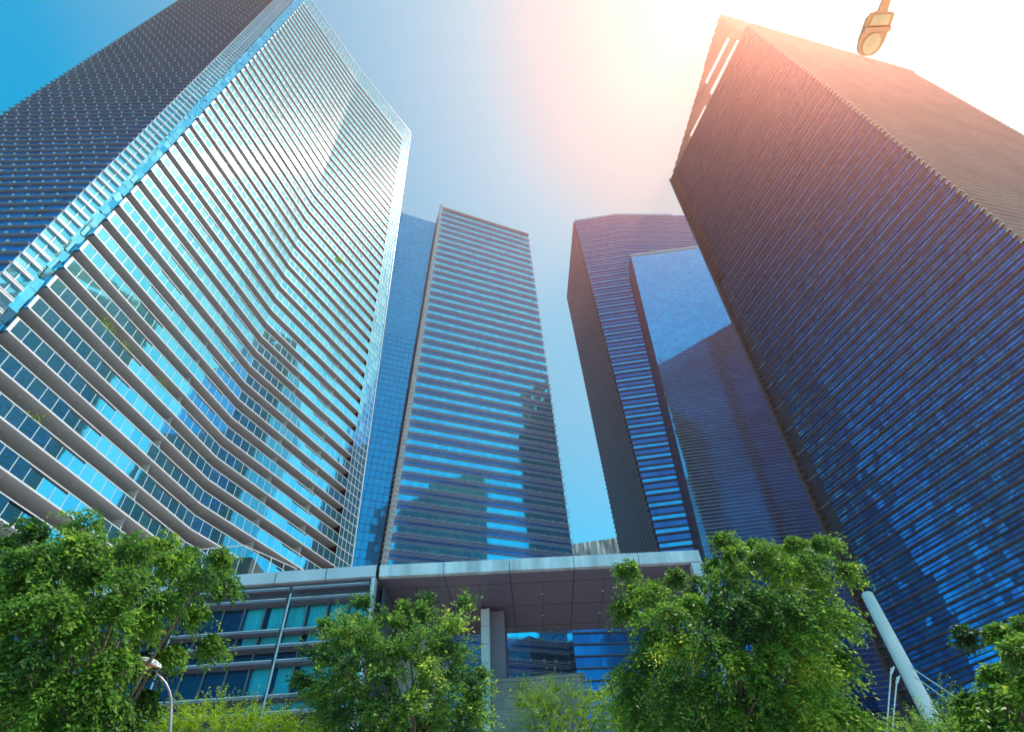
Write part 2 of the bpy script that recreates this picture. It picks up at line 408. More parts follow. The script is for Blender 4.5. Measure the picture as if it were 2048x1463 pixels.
cR = at_d(1759, 128, 172 * Q5); screen(cm, cB[:2], cR[:2], z5(240), hB, float(cR[2]), 40, MT['orange'], holes=[(.55, .62, .3, .42), (.64, .70, .28, .42), (.75, .82, .26, .36)])
cm.build('crown_screen', t5)
pr = MB(); f5.slab(pr, 0, 1, TOP5 - .7, TOP5, -.5, .6, MT['dusk2']); f5r.slab(pr, 0, 1, TOP5 - .7, TOP5, -.5, 1.0, MT['tan']); pr.build('parapet', t5)

# ================================================================== low glass block seen under the canopy
ta = empty('low_glass_block', (30, 118, 0), 'low dark blue glass block glimpsed under the canopy, right of its grey column', 'building')
fa = Face(Col((8, 112), 60, (8, 112), 0), Col((62, 118), 60, (62, 118), 0))
ab = MB(); ground_base(ta, ab, [fa.A, fa.B, Col((62, 128), 60, (62, 128), 0), Col((8, 128), 60, (8, 128), 0)], 0, 57, MT['inner'], MT['roof']); ab.build('block_body', ta)
office(ta, fa, 3, 57, 4.2, [(0, .55, MT['navy'], .05), (.55, 1, MT['blue_sp'], .05)], [(0, .14, .6, MT['t3line']), (.5, .14, .6, MT['t3line'])], 1.6, '')

# far building under construction in the gap
tf = empty('sheeted_building', (40, 215, 0), 'distant building with its top wrapped in pale sheeting, in the gap between the towers', 'building')
MT['sheet'] = paint('pale_sheeting', (.80, .76, .72), .85, .45, .35, mapping=(1, 1, .35))
ff = Face(Col((14, 272), 160, (14, 272), 0), Col((72, 290), 160, (72, 290), 0)); FT = float(at_d(1150, 1074, 272)[2])
def ftz(u): return FT + u * 14 - 4
mf = MB(); ff.slab(mf, 0, 1, 0, FT - 12, -30, 0, MT['concrete']); mf.build('tower_body', tf)
mf = MB(); n = 40
for i in range(n):
    a, c = i / n, (i + 1) / n; k1, k2 = ((i * 7) % 5 - 2) * .14, (((i + 1) * 7) % 5 - 2) * .14
    for v in range(4):
        b0, b1 = v / 4, (v + 1) / 4; A_, B_ = FT - 12, FT - 12
        za0, za1 = A_ + (ftz(a) - A_) * b0, A_ + (ftz(a) - A_) * b1; zc0, zc1 = A_ + (ftz(c) - A_) * b0, A_ + (ftz(c) - A_) * b1
        e0_, e1_ = ((v * 3 + i) % 4 - 1.5) * .12, (((v + 1) * 3 + i) % 4 - 1.5) * .12
        mf.quad([ff.p(a, za0, .4 + k1 + e0_), ff.p(c, zc0, .4 + k2 + e0_), ff.p(c, zc1, .4 + k2 + e1_), ff.p(a, za1, .4 + k1 + e1_)], MT['sheet'])
mf.build('sheeting', tf)
FT = FT - 2.5
mf = MB(); ff.slab(mf, 0, 1, FT - 10, FT - 9.2, .5, 1.2, MT['dusk2'])
for i in range(40): ff.slab(mf, i / 40, i / 40 + .004, FT - 18, FT - 10, .8, 1.0, MT['t3line'])
mf.build('railing', tf)
mf = MB()
for i in range(30):
    for j in range(7): ff.slab(mf, (i + .06) / 30, (i + .94) / 30, FT - 16 - j * 5.5, FT - 11.5 - j * 5.5, .1, .3, MT['cyan2'])
mf.build('window_band', tf)

# ================================================================== PODIUM building with fascia, canopy frame
MT['fascia'] = paint('pale_fascia_panel', (.70, .74, .77), .45, .10, .35, .1, mapping=(1.2, 1.2, .25))
MT['fasciaw'] = paint('white_fascia_panel', (.80, .82, .83), .45, .24, .6, .1, mapping=(1.6, 1.6, .2))
MT['pod'] = paint('slate_wall', (.10, .13, .17), .5, .1)
MT['plouv'] = paint('violet_grey_louvre', (.22, .20, .25), .4, .08, .3, .2)
MT['soff2'] = paint('violet_grey_soffit', (.25, .20, .26), .45, .06, .08)
MT['seam'] = paint('dark_seam', (.03, .03, .05), .6, .05)
MT['curtain'] = paint('teal_curtain', (.45, .90, .88), .8, .12, 3.0, mapping=(6, 1, .1))
MT['blind'] = paint('teal_blind', (.34, .78, .80), .8, .06, .3)
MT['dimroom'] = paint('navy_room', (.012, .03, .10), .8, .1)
def pane_mat():
    m, nt, b = newmat('window_pane'); nt.nodes.remove(b)
    o = nt.nodes["Material Output"]; t = nt.nodes.new("ShaderNodeBsdfTransparent"); t.inputs[0].default_value = (.6, .96, 1, 1)
    g_ = nt.nodes.new("ShaderNodeBsdfGlossy"); g_.inputs["Roughness"].default_value = .03; g_.inputs[0].default_value = (.25, .55, .8, 1)
    fr = nt.nodes.new("ShaderNodeFresnel"); fr.inputs[0].default_value = 1.4; mx = nt.nodes.new("ShaderNodeMixShader")
    nt.links.new(fr.outputs[0], mx.inputs[0]); nt.links.new(t.outputs[0], mx.inputs[1]); nt.links.new(g_.outputs[0], mx.inputs[2]); nt.links.new(mx.outputs[0], o.inputs[0]); return m
MT['pane'] = pane_mat()
pd = empty('podium_building', (-35, 48, 0), 'low podium building with grey fascia, dark louvres and teal curtained windows behind the trees', 'building')
Y = 45.2; XL = -64.0; XR = -12.75
w = MB(); w.box(XL, XR, Y + 1.2, 75, 0, 24.0, MT['dimroom']); w.box(XL, XR, Y + .9, 75.1, 24.0, 24.95, MT['concrete']); w.build('wall', pd)
fa_ = MB(); x = XR
while x > XL:
    fa_.box(x - 4.3, x - .04, Y, Y + .9, 24.05, 25.05, MT['fascia']); x -= 4.34
fa_.box(XL, XR - .02, Y + .05, Y + .95, 24.1, 25.0, MT['seam']); fa_.build('fascia', pd)
up = MB(); up.box(XL, XR - .02, Y + .5, Y + 1.2, 22.2, 24.05, MT['pod']); up.build('upper_band', pd)
GX = -19.62
levels = [23.35, 22.45, 20.0, 18.85, 17.7, 15.3, 14.2, 11.8, 10.7, 8.3, 7.1, 4.8]
for i, h in enumerate(levels):
    for (a, c) in ((XL, GX - .14), (GX + .14, XR - .35)):
        lv = MB(); x = a
        while x < c - .1:
            x2 = min(x + 3.4, c); lv.box(x, x2 - .03, Y - .42, Y + .25, h - .21, h - .02, MT['plouv']); lv.box(x, x2 - .03, Y - .43, Y - .37, h - .02, h + .03, MT['fasciaw']); x = x2
        lv.build('louvre', pd)
pp = MB()
for gx in (GX, GX - 8.9, GX - 17.8): pp.tube([(gx, Y - .25, 0), (gx, Y - .25, 22.9)], .075, MT['fascia'])
pp.build('downpipe', pd)
ep = MB(); ep.box(XR - .32, XR, Y - .1, Y + .7, 0, 23.9, MT['fasciaw']); ep.build('end_column', pd)
# windows, each its own part
rowsW = [(20.1, 22.1), (18.95, 19.75), (17.78, 18.5), (15.4, 17.4), (14.3, 14.98), (11.9, 13.9), (10.8, 11.5)]
mulls = [XR - .4 - 1.72 * i for i in range(0, 11)]
for z0, z1 in rowsW:
    for i in range(10):
        x1_, x0_ = mulls[i], mulls[i + 1]
        fr = MB(); fr.box(x0_, x0_ + .16, Y + .3, Y + .55, z0 - .25, z1 + .25, MT['pod']); fr.box(x0_ + .16, x1_, Y + .35, Y + .5, z0 - .25, z0 - .02, MT['pod']); fr.box(x0_ + .16, x1_, Y + .35, Y + .5, z1 + .02, z1 + .25, MT['pod'])
        fo = fr.build('window', pd)
        pn = MB(); pn.box(x0_ + .16, x1_, Y + .38, Y + .42, z0 - .02, z1 + .02, MT['pane']); sub(pn, 'pane', fo, pd)
        cx_ = (x0_ + x1_) / 2
        lit = cx_ > -23.6 and z0 != 17.78 and z0 > 13 and not (z0 < 17 and cx_ < -21.8)
        if lit:
            cu = MB(); nn_ = 26; pts = []
            flat = z0 < 18
            xa = x0_ + .16 + (0 if random.random() < .6 else .25); 
            for j in range(nn_ + 1):
                xx = xa + (x1_ - xa) * j / nn_; pts.append((xx, Y + .75 + (0 if flat else .05 * math.sin(j * 1.9 + i)) ))
            for j in range(nn_):
                cu.quad([(pts[j][0], pts[j][1], z0 - .2), (pts[j + 1][0], pts[j + 1][1], z0 - .2), (pts[j + 1][0], pts[j + 1][1], z1 + .2), (pts[j][0], pts[j][1], z1 + .2)], MT['blind' if flat else 'curtain'])
            sub(cu, 'curtain', fo, pd)
wb = MB(); MT['podglass'] = glass('podium_glass', (.02, .12, .30), (.04, .22, .42), .06, .02)
for z0, z1 in rowsW:
    x = mulls[-1]
    while x > XL + 1.8: wb.box(x - 1.7, x - .15, Y + .38, Y + .42, z0 - .2, z1 + .2, MT['podglass']); x -= 1.8
wb.build('window_band', pd)

# canopy frame
cn = empty('entrance_canopy', (1, 52, 0), 'big flat canopy with white fascia and violet grey soffit on a panelled column', 'canopy')
CXL, CXR = -12.55, 14.85; YF = 45.3; YB = 59.0
def ftop(x): return 25.06 - (x - CXL) * .022
m = MB(); xs = [CXL, -7.0, -1.4, 4.1, 9.6, CXR]
for a, c in zip(xs[:-1], xs[1:]):
    z0a, z0c = ftop(a) - 1.02, ftop(c) - 1.02
    m.hexa([(a + .03, YF, z0a), (c - .03, YF, z0c), (c - .03, YF + .5, z0c), (a + .03, YF + .5, z0a), (a + .03, YF, ftop(a)), (c - .03, YF, ftop(c)), (c - .03, YF + .5, ftop(c)), (a + .03, YF + .5, ftop(a))], MT['fasciaw'])
m.build('fascia', cn)
m = MB(); z = [ftop(a) - 1.0 for a in (CXL, CXR)]
m.hexa([(CXL, YF + .5, z[0]), (CXR, YF + .5, z[1]), (CXR, YB, z[1]), (CXL, YB, z[0]), (CXL, YF + .5, z[0] + .9), (CXR, YF + .5, z[1] + .9), (CXR, YB, z[1] + .9), (CXL, YB, z[0] + .9)], MT['soff2'])
def zs(x): return z[0] + (z[1] - z[0]) * (x - CXL) / (CXR - CXL) - .006
for x in xs[1:-1]: m.box(x - .03, x + .03, YF + .5, YB, zs(x) - .008, zs(x) + .02, MT['seam'])
for x in [(a + c) / 2 for a, c in zip(xs[:-1], xs[1:])]: m.box(x - .02, x + .02, YF + 2.6, YB, zs(x) - .008, zs(x) + .02, MT['seam'])
for y in (YF + 2.5, YF + 7.2, YF + 12.0):
    for a, c in zip(xs[:-1], xs[1:]): m.hexa([(a, y, zs(a) - .008), (c, y, zs(c) - .008), (c, y + .05, zs(c) - .008), (a, y + .05, zs(a) - .008), (a, y, zs(a) + .02), (c, y, zs(c) + .02), (c, y + .05, zs(c) + .02), (a, y + .05, zs(a) + .02)], MT['seam'])
m.build('soffit', cn)
for x in (-9.6, -4.2, 1.3, 6.8):
    for y in (YF + 4.8, YF + 9.6):
        m = MB(); m.tube([(x, y, zs(x) - .03), (x, y, zs(x) + .02)], .12, MT['divider'], 14); m.build('downlight', cn)
m = MB(); zz = 0.0
while zz < 23.4:
    m.box(CXR - .95, CXR, YF + .02, YF + .9, zz, min(zz + 3.2, 23.42) - .04, MT['fasciaw']); zz += 3.2
m.build('leg', cn)
m = MB(); zz = .3; X0, X1 = -4.42, -3.78
while zz < 23.5:
    m.box(X0, X1, 52, 53.2, zz, min(zz + 1.55, 23.6) - .04, MT['fascia']); zz += 1.55
m.box(X0 + .03, X1 - .03, 52.03, 53.1, 0, 23.6, MT['seam']); m.box(X1, X1 + .12, 52.05, 53.4, 0, 23.6, MT['fascia'])
m.build('column', cn)
m = MB(); m.box(X1 + .12, X1 + 1.45, 52.9, YB - .6, 0, 23.62, MT['soff2']); m.build('column_wall', cn)
m = MB(); m.hexa([(-12.5, 47, 0), (-12.0, 47, 0), (-12.0, 60, 0), (-12.5, 60, 0), (-12.5, 47, 23.9), (-12.3, 47, 23.9), (-12.3, 60, 23.9), (-12.5, 60, 23.9)], MT['pod']); m.build('side_wall', cn)

# stone wall and leaning stone slab beneath the canopy
MT['granite'] = None
def granite():
    m, nt, b = newmat('granite_panels'); tc = nt.nodes.new("ShaderNodeTexCoord"); mp = nt.nodes.new("ShaderNodeMapping"); mp.inputs["Rotation"].default_value = (R(90), 0, 0)
    br = nt.nodes.new("ShaderNodeTexBrick"); br.inputs["Color1"].default_value = (.34, .31, .27, 1); br.inputs["Color2"].default_value = (.43, .40, .36, 1); br.inputs["Mortar"].default_value = (.12, .11, .1, 1)
    br.inputs["Scale"].default_value = 1; br.inputs["Mortar Size"].default_value = .012; br.inputs["Brick Width"].default_value = 1.3; br.inputs["Row Height"].default_value = .75; br.offset = .5
    n = nt.nodes.new("ShaderNodeTexNoise"); n.inputs["Scale"].default_value = 35; n.inputs["Detail"].default_value = 8
    mx = nt.nodes.new("ShaderNodeMixRGB"); mx.blend_type = 'MULTIPLY'; mx.inputs[0].default_value = .5
    nt.links.new(tc.outputs["Object"], mp.inputs[0]); nt.links.new(mp.outputs[0], br.inputs["Vector"]); nt.links.new(tc.outputs["Object"], n.inputs["Vector"])
    nt.links.new(br.outputs[0], mx.inputs[1]); nt.links.new(n.outputs["Fac"], mx.inputs[2]); nt.links.new(mx.outputs[0], b.inputs["Base Color"]); b.inputs["Roughness"].default_value = .7; return m
MT['granite'] = granite()
m = MB(); m.box(-3.5, 4.15, 51.2, 51.95, 0, 17.0, MT['granite']); o = m.build('stone_wall'); tag(o, 'beige granite panel wall at the foot of the canopy column', 'wall')
m = MB(); m.box(-3.6, 4.3, 51.1, 51.98, 17.0, 17.3, MT['granite']); o2 = m.build('coping', o)
MT['sand'] = paint('sandstone', (.52, .43, .36), .8, .1, .5)
m = MB(); m.hexa([(-12, 52, 0), (-5, 52, 0), (-5, 55, 0), (-12, 55, 0), (-12, 52, 22.5), (-9, 52, 22.5), (-9, 55, 22.5), (-12, 55, 22.5)], MT['sand'])
o = m.build('sandstone_wall'); tag(o, 'sandy sloping stone wall partly hidden by the middle tree', 'wall')

# roof terrace glass balustrade and stone block on the podium
tb = empty('terrace_balustrade', (-22, 49, 25), 'glass balustrade with thin steel posts on the podium roof', 'balustrade')
pA = at_d(380, 1100, 53); pB = at_d(488, 1090, 53); pC = at_d(592, 1136, 60)
m = MB()
for P_, Q_ in ((pA, pB), (pB, pC)):
    m.tube([P_, Q_], .04, MT['fasciaw'], 8)
m.build('handrail', tb)
m = MB()
for P_, Q_, n in ((pA, pB, 3), (pB, pC, 4)):
    for i in range(n + 1):
        q = P_ + (Q_ - P_) * i / n; m.tube([(q[0], q[1], 24.9), tuple(q)], .045, MT['fasciaw'], 8)
m.build('post', tb)
m = MB()
for P_, Q_ in ((pA, pB), (pB, pC)): m.quad([(P_[0], P_[1], 25.1), (Q_[0], Q_[1], 25.1), (Q_[0], Q_[1], Q_[2] - .08), (P_[0], P_[1], P_[2] - .08)], MT['pane'])
m.build('pane', tb)
m = MB(); MT['brick'] = paint('brown_stone', (.16, .12, .11), .8, .2, 1); q = at_d(505, 1113, 56); m.box(q[0] - 5, q[0], q[1], q[1] + 5, 24.95, q[2], MT['brick']); o = m.build('roof_block'); tag(o, 'low brown stone clad block on the podium roof behind the glass balustrade', 'wall')

# ================================================================== mast with cables
ms = empty('white_mast', (19.3, 32.7, 0), 'thick white steel mast with stay cables in front of the brown tower', 'mast')
MT['mast'] = paint('white_mast_paint', (.72, .76, .74), .4, .05, .5)
top = at_d(1732, 1184, 38)
m = MB(); zt = float(top[2]); zs_ = [0, 3, 6, 9, 12, zt - .1, zt]
m.tube([(top[0] + (19.55 - top[0]) * (1 - q / zt), top[1], q) for q in zs_], [.42, .41, .40, .385, .35, .31, .2], MT['mast'], 28)
m.build('pole', ms, True)
cl = at_d(1797, 1335, 38); zz = float(cl[2])
for dx, tgt in ((-.42, (1773, 1463)), (-.36, (1784, 1463)), (.42, (2040, 1480)), (.36, (2010, 1480))):
    e = at_d(*tgt, 37 if dx < 0 else 27); s0 = np.array([cl[0] + dx + (.15 if dx > 0 else 0), cl[1] - .1, zz + (.0 if abs(dx) > .4 else -.45)])
    d_ = (e - s0); e2 = s0 + d_ * 2.2; 
    if e2[2] < 0: e2 = s0 + d_ * (s0[2] / -d_[2])
    m = MB(); m.tube([s0, e2], .035, MT['mast'], 8); co_ = m.build('cable', ms)
    m = MB(); m.tube([s0 + np.array([-dx * .4, 0, .05]), s0 + d_ / np.linalg.norm(d_) * .3], [.05, .07], MT['mast'], 8); sub(m, 'cable_clamp', co_, ms)

# ================================================================== street lamps
MT['flarelamp'] = paint('flare_orange_lamp_body', (.90, .42, .20), .5, .05, 2)  # orange glow of the lens flare painted into the body colour
MT['flarelens'] = paint('flare_orange_lamp_lens', (.95, .60, .30), .35, .1, 6)  # same flare glow put into the lens colour; the lens emits nothing
MT['lamppole'] = paint('lamp_pole', (.42, .38, .43), .4, .06, 2, .3)
sl = empty('street_lamp', (-7.4, 13.0, 0), 'slim curved street lamp with a round dished head, bottom left', 'street lamp', 'street lamps')
D = 15.0
pts = [at_d(px, py, D) for px, py in ((340, 1463), (342, 1420), (342, 1400), (339, 1382), (332, 1366), (322, 1354), (312, 1346))]
base = pts[0]; path = [(base[0] - .02, base[1], 0), (base[0] - .02, base[1], 2.5)] + [tuple(p) for p in pts]
m = MB(); m.tube(path, [.055, .045, .034, .031, .028, .026, .024, .022, .02], MT['lamppole'], 12); m.build('pole', sl, True)
hc = at_d(299, 1326, D - .1)
def dish(mb, c, r, tiltv, mat_top, n=24, rings=6, hgt=.45):
    t = Vector(tiltv).normalized(); a = t.cross(Vector((0, 1, 0))).normalized(); b_ = t.cross(a); c = Vector(c)
    base = len(mb.v); k = mb.mi(mat_top)
    for i in range(rings + 1):
        ph = i / rings * math.pi / 2; rr = r * math.cos(ph); zz_ = r * hgt * math.sin(ph)
        for j in range(n): th = 2 * math.pi * j / n; mb.v.append(tuple(c + a * rr * math.cos(th) * 1.25 + b_ * rr * math.sin(th) + t * zz_))
    for i in range(rings):
        for j in range(n): mb.f.append((base + i * n + j, base + i * n + (j + 1) % n, base + (i + 1) * n + (j + 1) % n, base + (i + 1) * n + j)); mb.m.append(k); mb.r.append(.5)
m = MB(); dish(m, hc, .225, (.35, -.1, 1), MT['mast']); m.build('lamp_head', sl, True)
m = MB(); t = Vector((.35, -.1, 1)).normalized(); dish(m, Vector(hc) - t * .004, .218, (-.35, .1, -1), MT['flarelamp'], hgt=.12); m.build('lamp_housing', sl, True)
m = MB(); dish(m, Vector(hc) - t * .012 + Vector((-.06, 0, -.01)), .11, (-.35, .1, -1), MT['flarelens'], hgt=.35); m.build('lens', sl, True)

l2 = empty('street_lamp', (4.0, -4.5, 0), 'long flat street lamp head seen from right below at the top right', 'street lamp', 'street lamps')
# head: tapered shell, length along image direction
hz = 8.0
pa = at_h(1778, -10, hz); pb = at_h(1733, 112, hz); ax = Vector(pa - pb); Ln = ax.length; ax.normalize(); sx = Vector((0, 0, 1)).cross(ax).normalized(); upv = Vector((0, 0, 1))
def hp(t, s, z): return tuple(Vector(pb) + ax * t + sx * s + upv * z)
prof = [(0.0, .045), (.03, .085), (.09, .115), (.2, .135), (.36, .135), (.5, .135), (.57, .128), (.585, .05), (.76, .04), (.95, .035)]
prof = [(t * Ln / .80, w) for t, w in prof]
m = MB(); ringn = 16
base = 0; k = m.mi(MT['flarelamp'])
for t_, w_ in prof:
    for j in range(ringn):
        th = math.pi * j / (ringn - 1); m.v.append(hp(t_, w_ * math.cos(th), math.sin(th) * (.13 if t_ < .55 * Ln / .8 else .06)))
for i in range(len(prof) - 1):
    for j in range(ringn - 1): m.f.append((i * ringn + j, i * ringn + j + 1, (i + 1) * ringn + j + 1, (i + 1) * ringn + j)); m.m.append(k); m.r.append(.5)
    m.f.append((i * ringn, (i + 1) * ringn, (i + 1) * ringn + ringn - 1, i * ringn + ringn - 1)); m.m.append(k); m.r.append(.5)
m.build('lamp_head', l2)
m = MB(); kk = .8 / .8 * Ln / .8
n_ = 24; cpt = [hp(.17 * kk + .145 * kk * math.cos(2 * math.pi * j / n_), .09 * math.sin(2 * math.pi * j / n_), -.012) for j in range(n_)]
m.f.append(tuple(range(n_))); m.v += cpt; m.m.append(m.mi(MT['flarelens'])); m.r.append(.5)
m.build('lens', l2)
m = MB(); m.hexa([hp(.42 * kk, -.095, -.02), hp(.56 * kk, -.09, -.02), hp(.56 * kk, .09, -.02), hp(.42 * kk, .095, -.02), hp(.42 * kk, -.095, 0), hp(.56 * kk, -.09, 0), hp(.56 * kk, .09, 0), hp(.42 * kk, .095, 0)], MT['flarelens']); m.build('gear_cover', l2)
m = MB(); m.hexa([hp(.335 * kk, -.135, -.03), hp(.40 * kk, -.135, -.03), hp(.40 * kk, .135, -.03), hp(.335 * kk, .135, -.03), hp(.335 * kk, -.135, .02), hp(.40 * kk, -.135, .02), hp(.40 * kk, .135, .02), hp(.335 * kk, .135, .02)], MT['flarelamp']); m.build('clasp', l2)
e = Vector(hp(.9 * kk, 0, .02)); arm = [tuple(e)] + [tuple(e.lerp(Vector((4.0, -4.0, 8.3)), q)) for q in (.4, .8, 1)] + [(4.0, -4.4, 8.0), (4.0, -4.5, 7.2), (4.0, -4.5, 0)]
m = MB(); m.tube(arm, [.03, .035, .04, .045, .05, .06, .09], MT['lamppole'], 12); m.build('pole', l2, True)

# ================================================================== vegetation
def leaf_mat(name, c1, c2, c3, rough=.5, trans=.5):
    m, nt, b = newmat(name)
    at = nt.nodes.new("ShaderNodeAttribute"); at.attribute_name = "tone"
    r = nt.nodes.new("ShaderNodeValToRGB"); r.color_ramp.elements[0].color = (*c1, 1); r.color_ramp.elements[1].color = (*c3, 1)
    e = r.color_ramp.elements.new(.6); e.color = (*c2, 1)
    nt.links.new(at.outputs["Fac"], r.inputs[0]); nt.links.new(r.outputs[0], b.inputs["Base Color"])
    b.inputs["Roughness"].default_value = rough; b.inputs["Specular IOR Level"].default_value = .32
    tr = nt.nodes.new("ShaderNodeBsdfTranslucent"); mx = nt.nodes.new("ShaderNodeMixShader"); mx.inputs[0].default_value = trans
    hs = nt.nodes.new("ShaderNodeHueSaturation"); hs.inputs["Value"].default_value = 1.6; hs.inputs["Hue"].default_value = .485
    nt.links.new(r.outputs[0], hs.inputs["Color"]); nt.links.new(hs.outputs[0], tr.inputs[0])
    o = nt.nodes["Material Output"]; nt.links.new(b.outputs[0], mx.inputs[1]); nt.links.new(tr.outputs[0], mx.inputs[2]); nt.links.new(mx.outputs[0], o.inputs[0])
    return m
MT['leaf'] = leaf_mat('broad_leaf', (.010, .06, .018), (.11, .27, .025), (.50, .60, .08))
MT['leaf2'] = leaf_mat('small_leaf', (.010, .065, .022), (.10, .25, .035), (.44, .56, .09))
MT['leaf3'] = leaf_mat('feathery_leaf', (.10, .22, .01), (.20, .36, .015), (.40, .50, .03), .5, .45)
MT['bark'] = paint('bark', (.16, .12, .09), .85, .3, 4, mapping=(1, 1, .3))
def leaves(name, pos, dirs, size, mat, parent, tone=None, wid=.42):
    """one folded diamond leaf per position; dirs = growth direction of each leaf"""
    N = len(pos); dirs = dirs / (np.linalg.norm(dirs, axis=1, keepdims=True) + 1e-9)
    rnd = rng.normal(size=(N, 3)); side = np.cross(dirs, rnd); side /= np.linalg.norm(side, axis=1, keepdims=True) + 1e-9
    nor = np.cross(side, dirs); s = (size * rng.uniform(.6, 1.25, N))[:, None]
    a = pos; bpt = pos + dirs * s * .5 + side * s * wid * .5 - nor * s * .08; c = pos + dirs * s - nor * s * .15; d = pos + dirs * s * .5 - side * s * wid * .5 - nor * s * .08
    e = pos + dirs * s * .5
    V = np.stack([a, bpt, c, d], 1).reshape(-1, 3)
    V = V - np.array(parent.location)
    me = bpy.data.meshes.new(name); me.vertices.add(4 * N); me.vertices.foreach_set("co", V.astype(np.float32).ravel())
    idx = np.arange(4 * N).reshape(N, 4); tris = np.concatenate([idx[:, [0, 1, 2]], idx[:, [0, 2, 3]]], 1).reshape(-1, 3)
    me.loops.add(6 * N); me.loops.foreach_set("vertex_index", tris.astype(np.int32).ravel())
    me.polygons.add(2 * N); me.polygons.foreach_set("loop_start", np.arange(0, 6 * N, 3, dtype=np.int32)); me.polygons.foreach_set("loop_total", np.full(2 * N, 3, np.int32))
    me.materials.append(mat); me.update(calc_edges=True); me.validate()
    t = np.clip(rng.normal(.42, .2, N) if tone is None else tone, 0, 1)
    at = me.attributes.new("tone", 'FLOAT', 'FACE'); at.data.foreach_set("value", np.repeat(t, 2).astype(np.float32))
    o = bpy.data.objects.new(name, me); COL.objects.link(o); o.parent = parent; return o
def inpoly(x, y, P):
    c = False; j = len(P) - 1
    for i in range(len(P)):
        if (P[i][1] > y) != (P[j][1] > y) and x < (P[j][0] - P[i][0]) * (y - P[i][1]) / (P[j][1] - P[i][1]) + P[i][0]: c = not c
        j = i
    return c
def edged(x, y, P):
    m = 1e9
    for i in range(len(P)):
        a = np.array(P[i - 1], float); b = np.array(P[i], float); t = np.clip(np.dot((x, y) - a, b - a) / np.dot(b - a, b - a), 0, 1)
        m = min(m, np.linalg.norm(np.array((x, y)) - a - (b - a) * t))
    return m
def tree(name, label, cat, poly, D, thick, spacing, sprays, per, lsize, mat, trunk_px, group='street trees', droop=1.25, seed=1, rad=.62, sprlen=.8, fill=1.0):
    """crown = lumps of foliage in three depth layers; every lump is a tuft of arching sprays with leaves along them"""
    r0 = random.Random(seed); g = np.random.default_rng(seed)
    base = at_d(trunk_px[0], trunk_px[1], D); root = empty(name, (base[0], base[1], 0), label, cat, group)
    xs_ = [p[0] for p in poly]; ys_ = [p[1] for p in poly]; cl_ = []
    for layer in (-1, 0, 1):
        pts = []
        for _ in range(2600):
            x, y = r0.uniform(min(xs_), max(xs_)), r0.uniform(min(ys_), max(ys_))
            if not inpoly(x, y, poly): continue
            ed = edged(x, y, poly)
            if ed < spacing * .22: continue
            if layer and ed < spacing * .9: continue
            if all((x - a) ** 2 + (y - b) ** 2 > spacing ** 2 for a, b in pts):
                pts.append((x, y)); bulge = thick * math.sqrt(min(1, ed / 150.))
                dd = D + layer * bulge + r0.uniform(-.35, .35); cl_.append((at_d(x, y, dd), min(1.0, ed / (spacing * 1.2)), layer))
    cen = np.mean([c[0] for c in cl_], 0); fork = np.array([base[0], base[1], min(max(2.2, cen[2] * .5), cen[2] - .8)])
    PT, DR, TN = [], [], []; br = MB()
    for c, sc_, layer in cl_:
        out = c - cen; out = out / (np.linalg.norm(out) + 1e-6)
        rr = rad * r0.uniform(.6, 1.25) * (.55 + .45 * sc_)
        if r0.random() < .5:
            mid = fork + (c - fork) * .55 + np.array([r0.uniform(-.3, .3), r0.uniform(-.3, .3), r0.uniform(.1, .7)])
            br.tube([fork, mid, c + np.array([0, 0, -.1])], [.07, .04, .012], MT['bark'], 6, False)
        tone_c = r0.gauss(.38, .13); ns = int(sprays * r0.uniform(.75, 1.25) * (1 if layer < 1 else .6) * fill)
        u = g.normal(size=(ns, 3)); u /= np.linalg.norm(u, axis=1, keepdims=True); u[:, 2] = u[:, 2] * .7 + .2; u += out * .5
        st_ = c[None, :] + u * rr * .22 * g.uniform(.2, 1.2, (ns, 1)); ln = rr * sprlen * g.uniform(.6, 1.45, (ns, 1))
        t = np.linspace(.12, 1, per)[None, :, None]
        P_ = st_[:, None, :] + u[:, None, :] * ln[:, None, :] * t + np.array([0, 0, -1.]) * droop * ln[:, None, :] * t ** 2.2 * .75
        tang = u[:, None, :] + np.array([0, 0, -1.]) * droop * 1.6 * t ** 1.2
        sd2 = np.cross(tang, np.array([0, 0, 1.])); sd2 /= np.linalg.norm(sd2, axis=2, keepdims=True) + 1e-6
        alt = np.where(np.arange(per) % 2 == 0, 1., -1.)[None, :, None]
        dv = tang / np.linalg.norm(tang, axis=2, keepdims=True) * .75 + sd2 * alt * .8 + g.normal(size=P_.shape) * .32
        P_ = P_ + g.normal(size=P_.shape) * lsize * .22
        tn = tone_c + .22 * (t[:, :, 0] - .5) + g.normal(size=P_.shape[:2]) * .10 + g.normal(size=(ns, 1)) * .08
        PT.append(P_.reshape(-1, 3)); DR.append(dv.reshape(-1, 3)); TN.append(tn.reshape(-1))
    PT = np.concatenate(PT); DR = np.concatenate(DR); TN = np.clip(np.concatenate(TN), 0, 1)
    print(name, 'leaves', len(PT), 'clumps', len(cl_))
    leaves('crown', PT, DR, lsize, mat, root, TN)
    br.build('branches', root)
    tm = MB(); tm.tube([(base[0], base[1], 0), (base[0] + .05, base[1], fork[2] * .5), tuple(fork), tuple(fork + (cen - fork) * .6)], [.2, .16, .12, .05], MT['bark'], 12, False); tm.build('trunk', root, True)
    return root
LEFT = [(-60, 1120), (0, 1100), (60, 1058), (130, 1028), (190, 1016), (235, 1052), (300, 1062), (335, 1046), (372, 1085), (402, 1100), (440, 1072), (475, 1095), (492, 1150), (470, 1205), (430, 1200), (434, 1300), (405, 1300), (395, 1240), (360, 1250), (356, 1350), (330, 1362), (318, 1290), (292, 1300), (300, 1400), (275, 1420), (270, 1500), (200, 1560), (-60, 1560)]
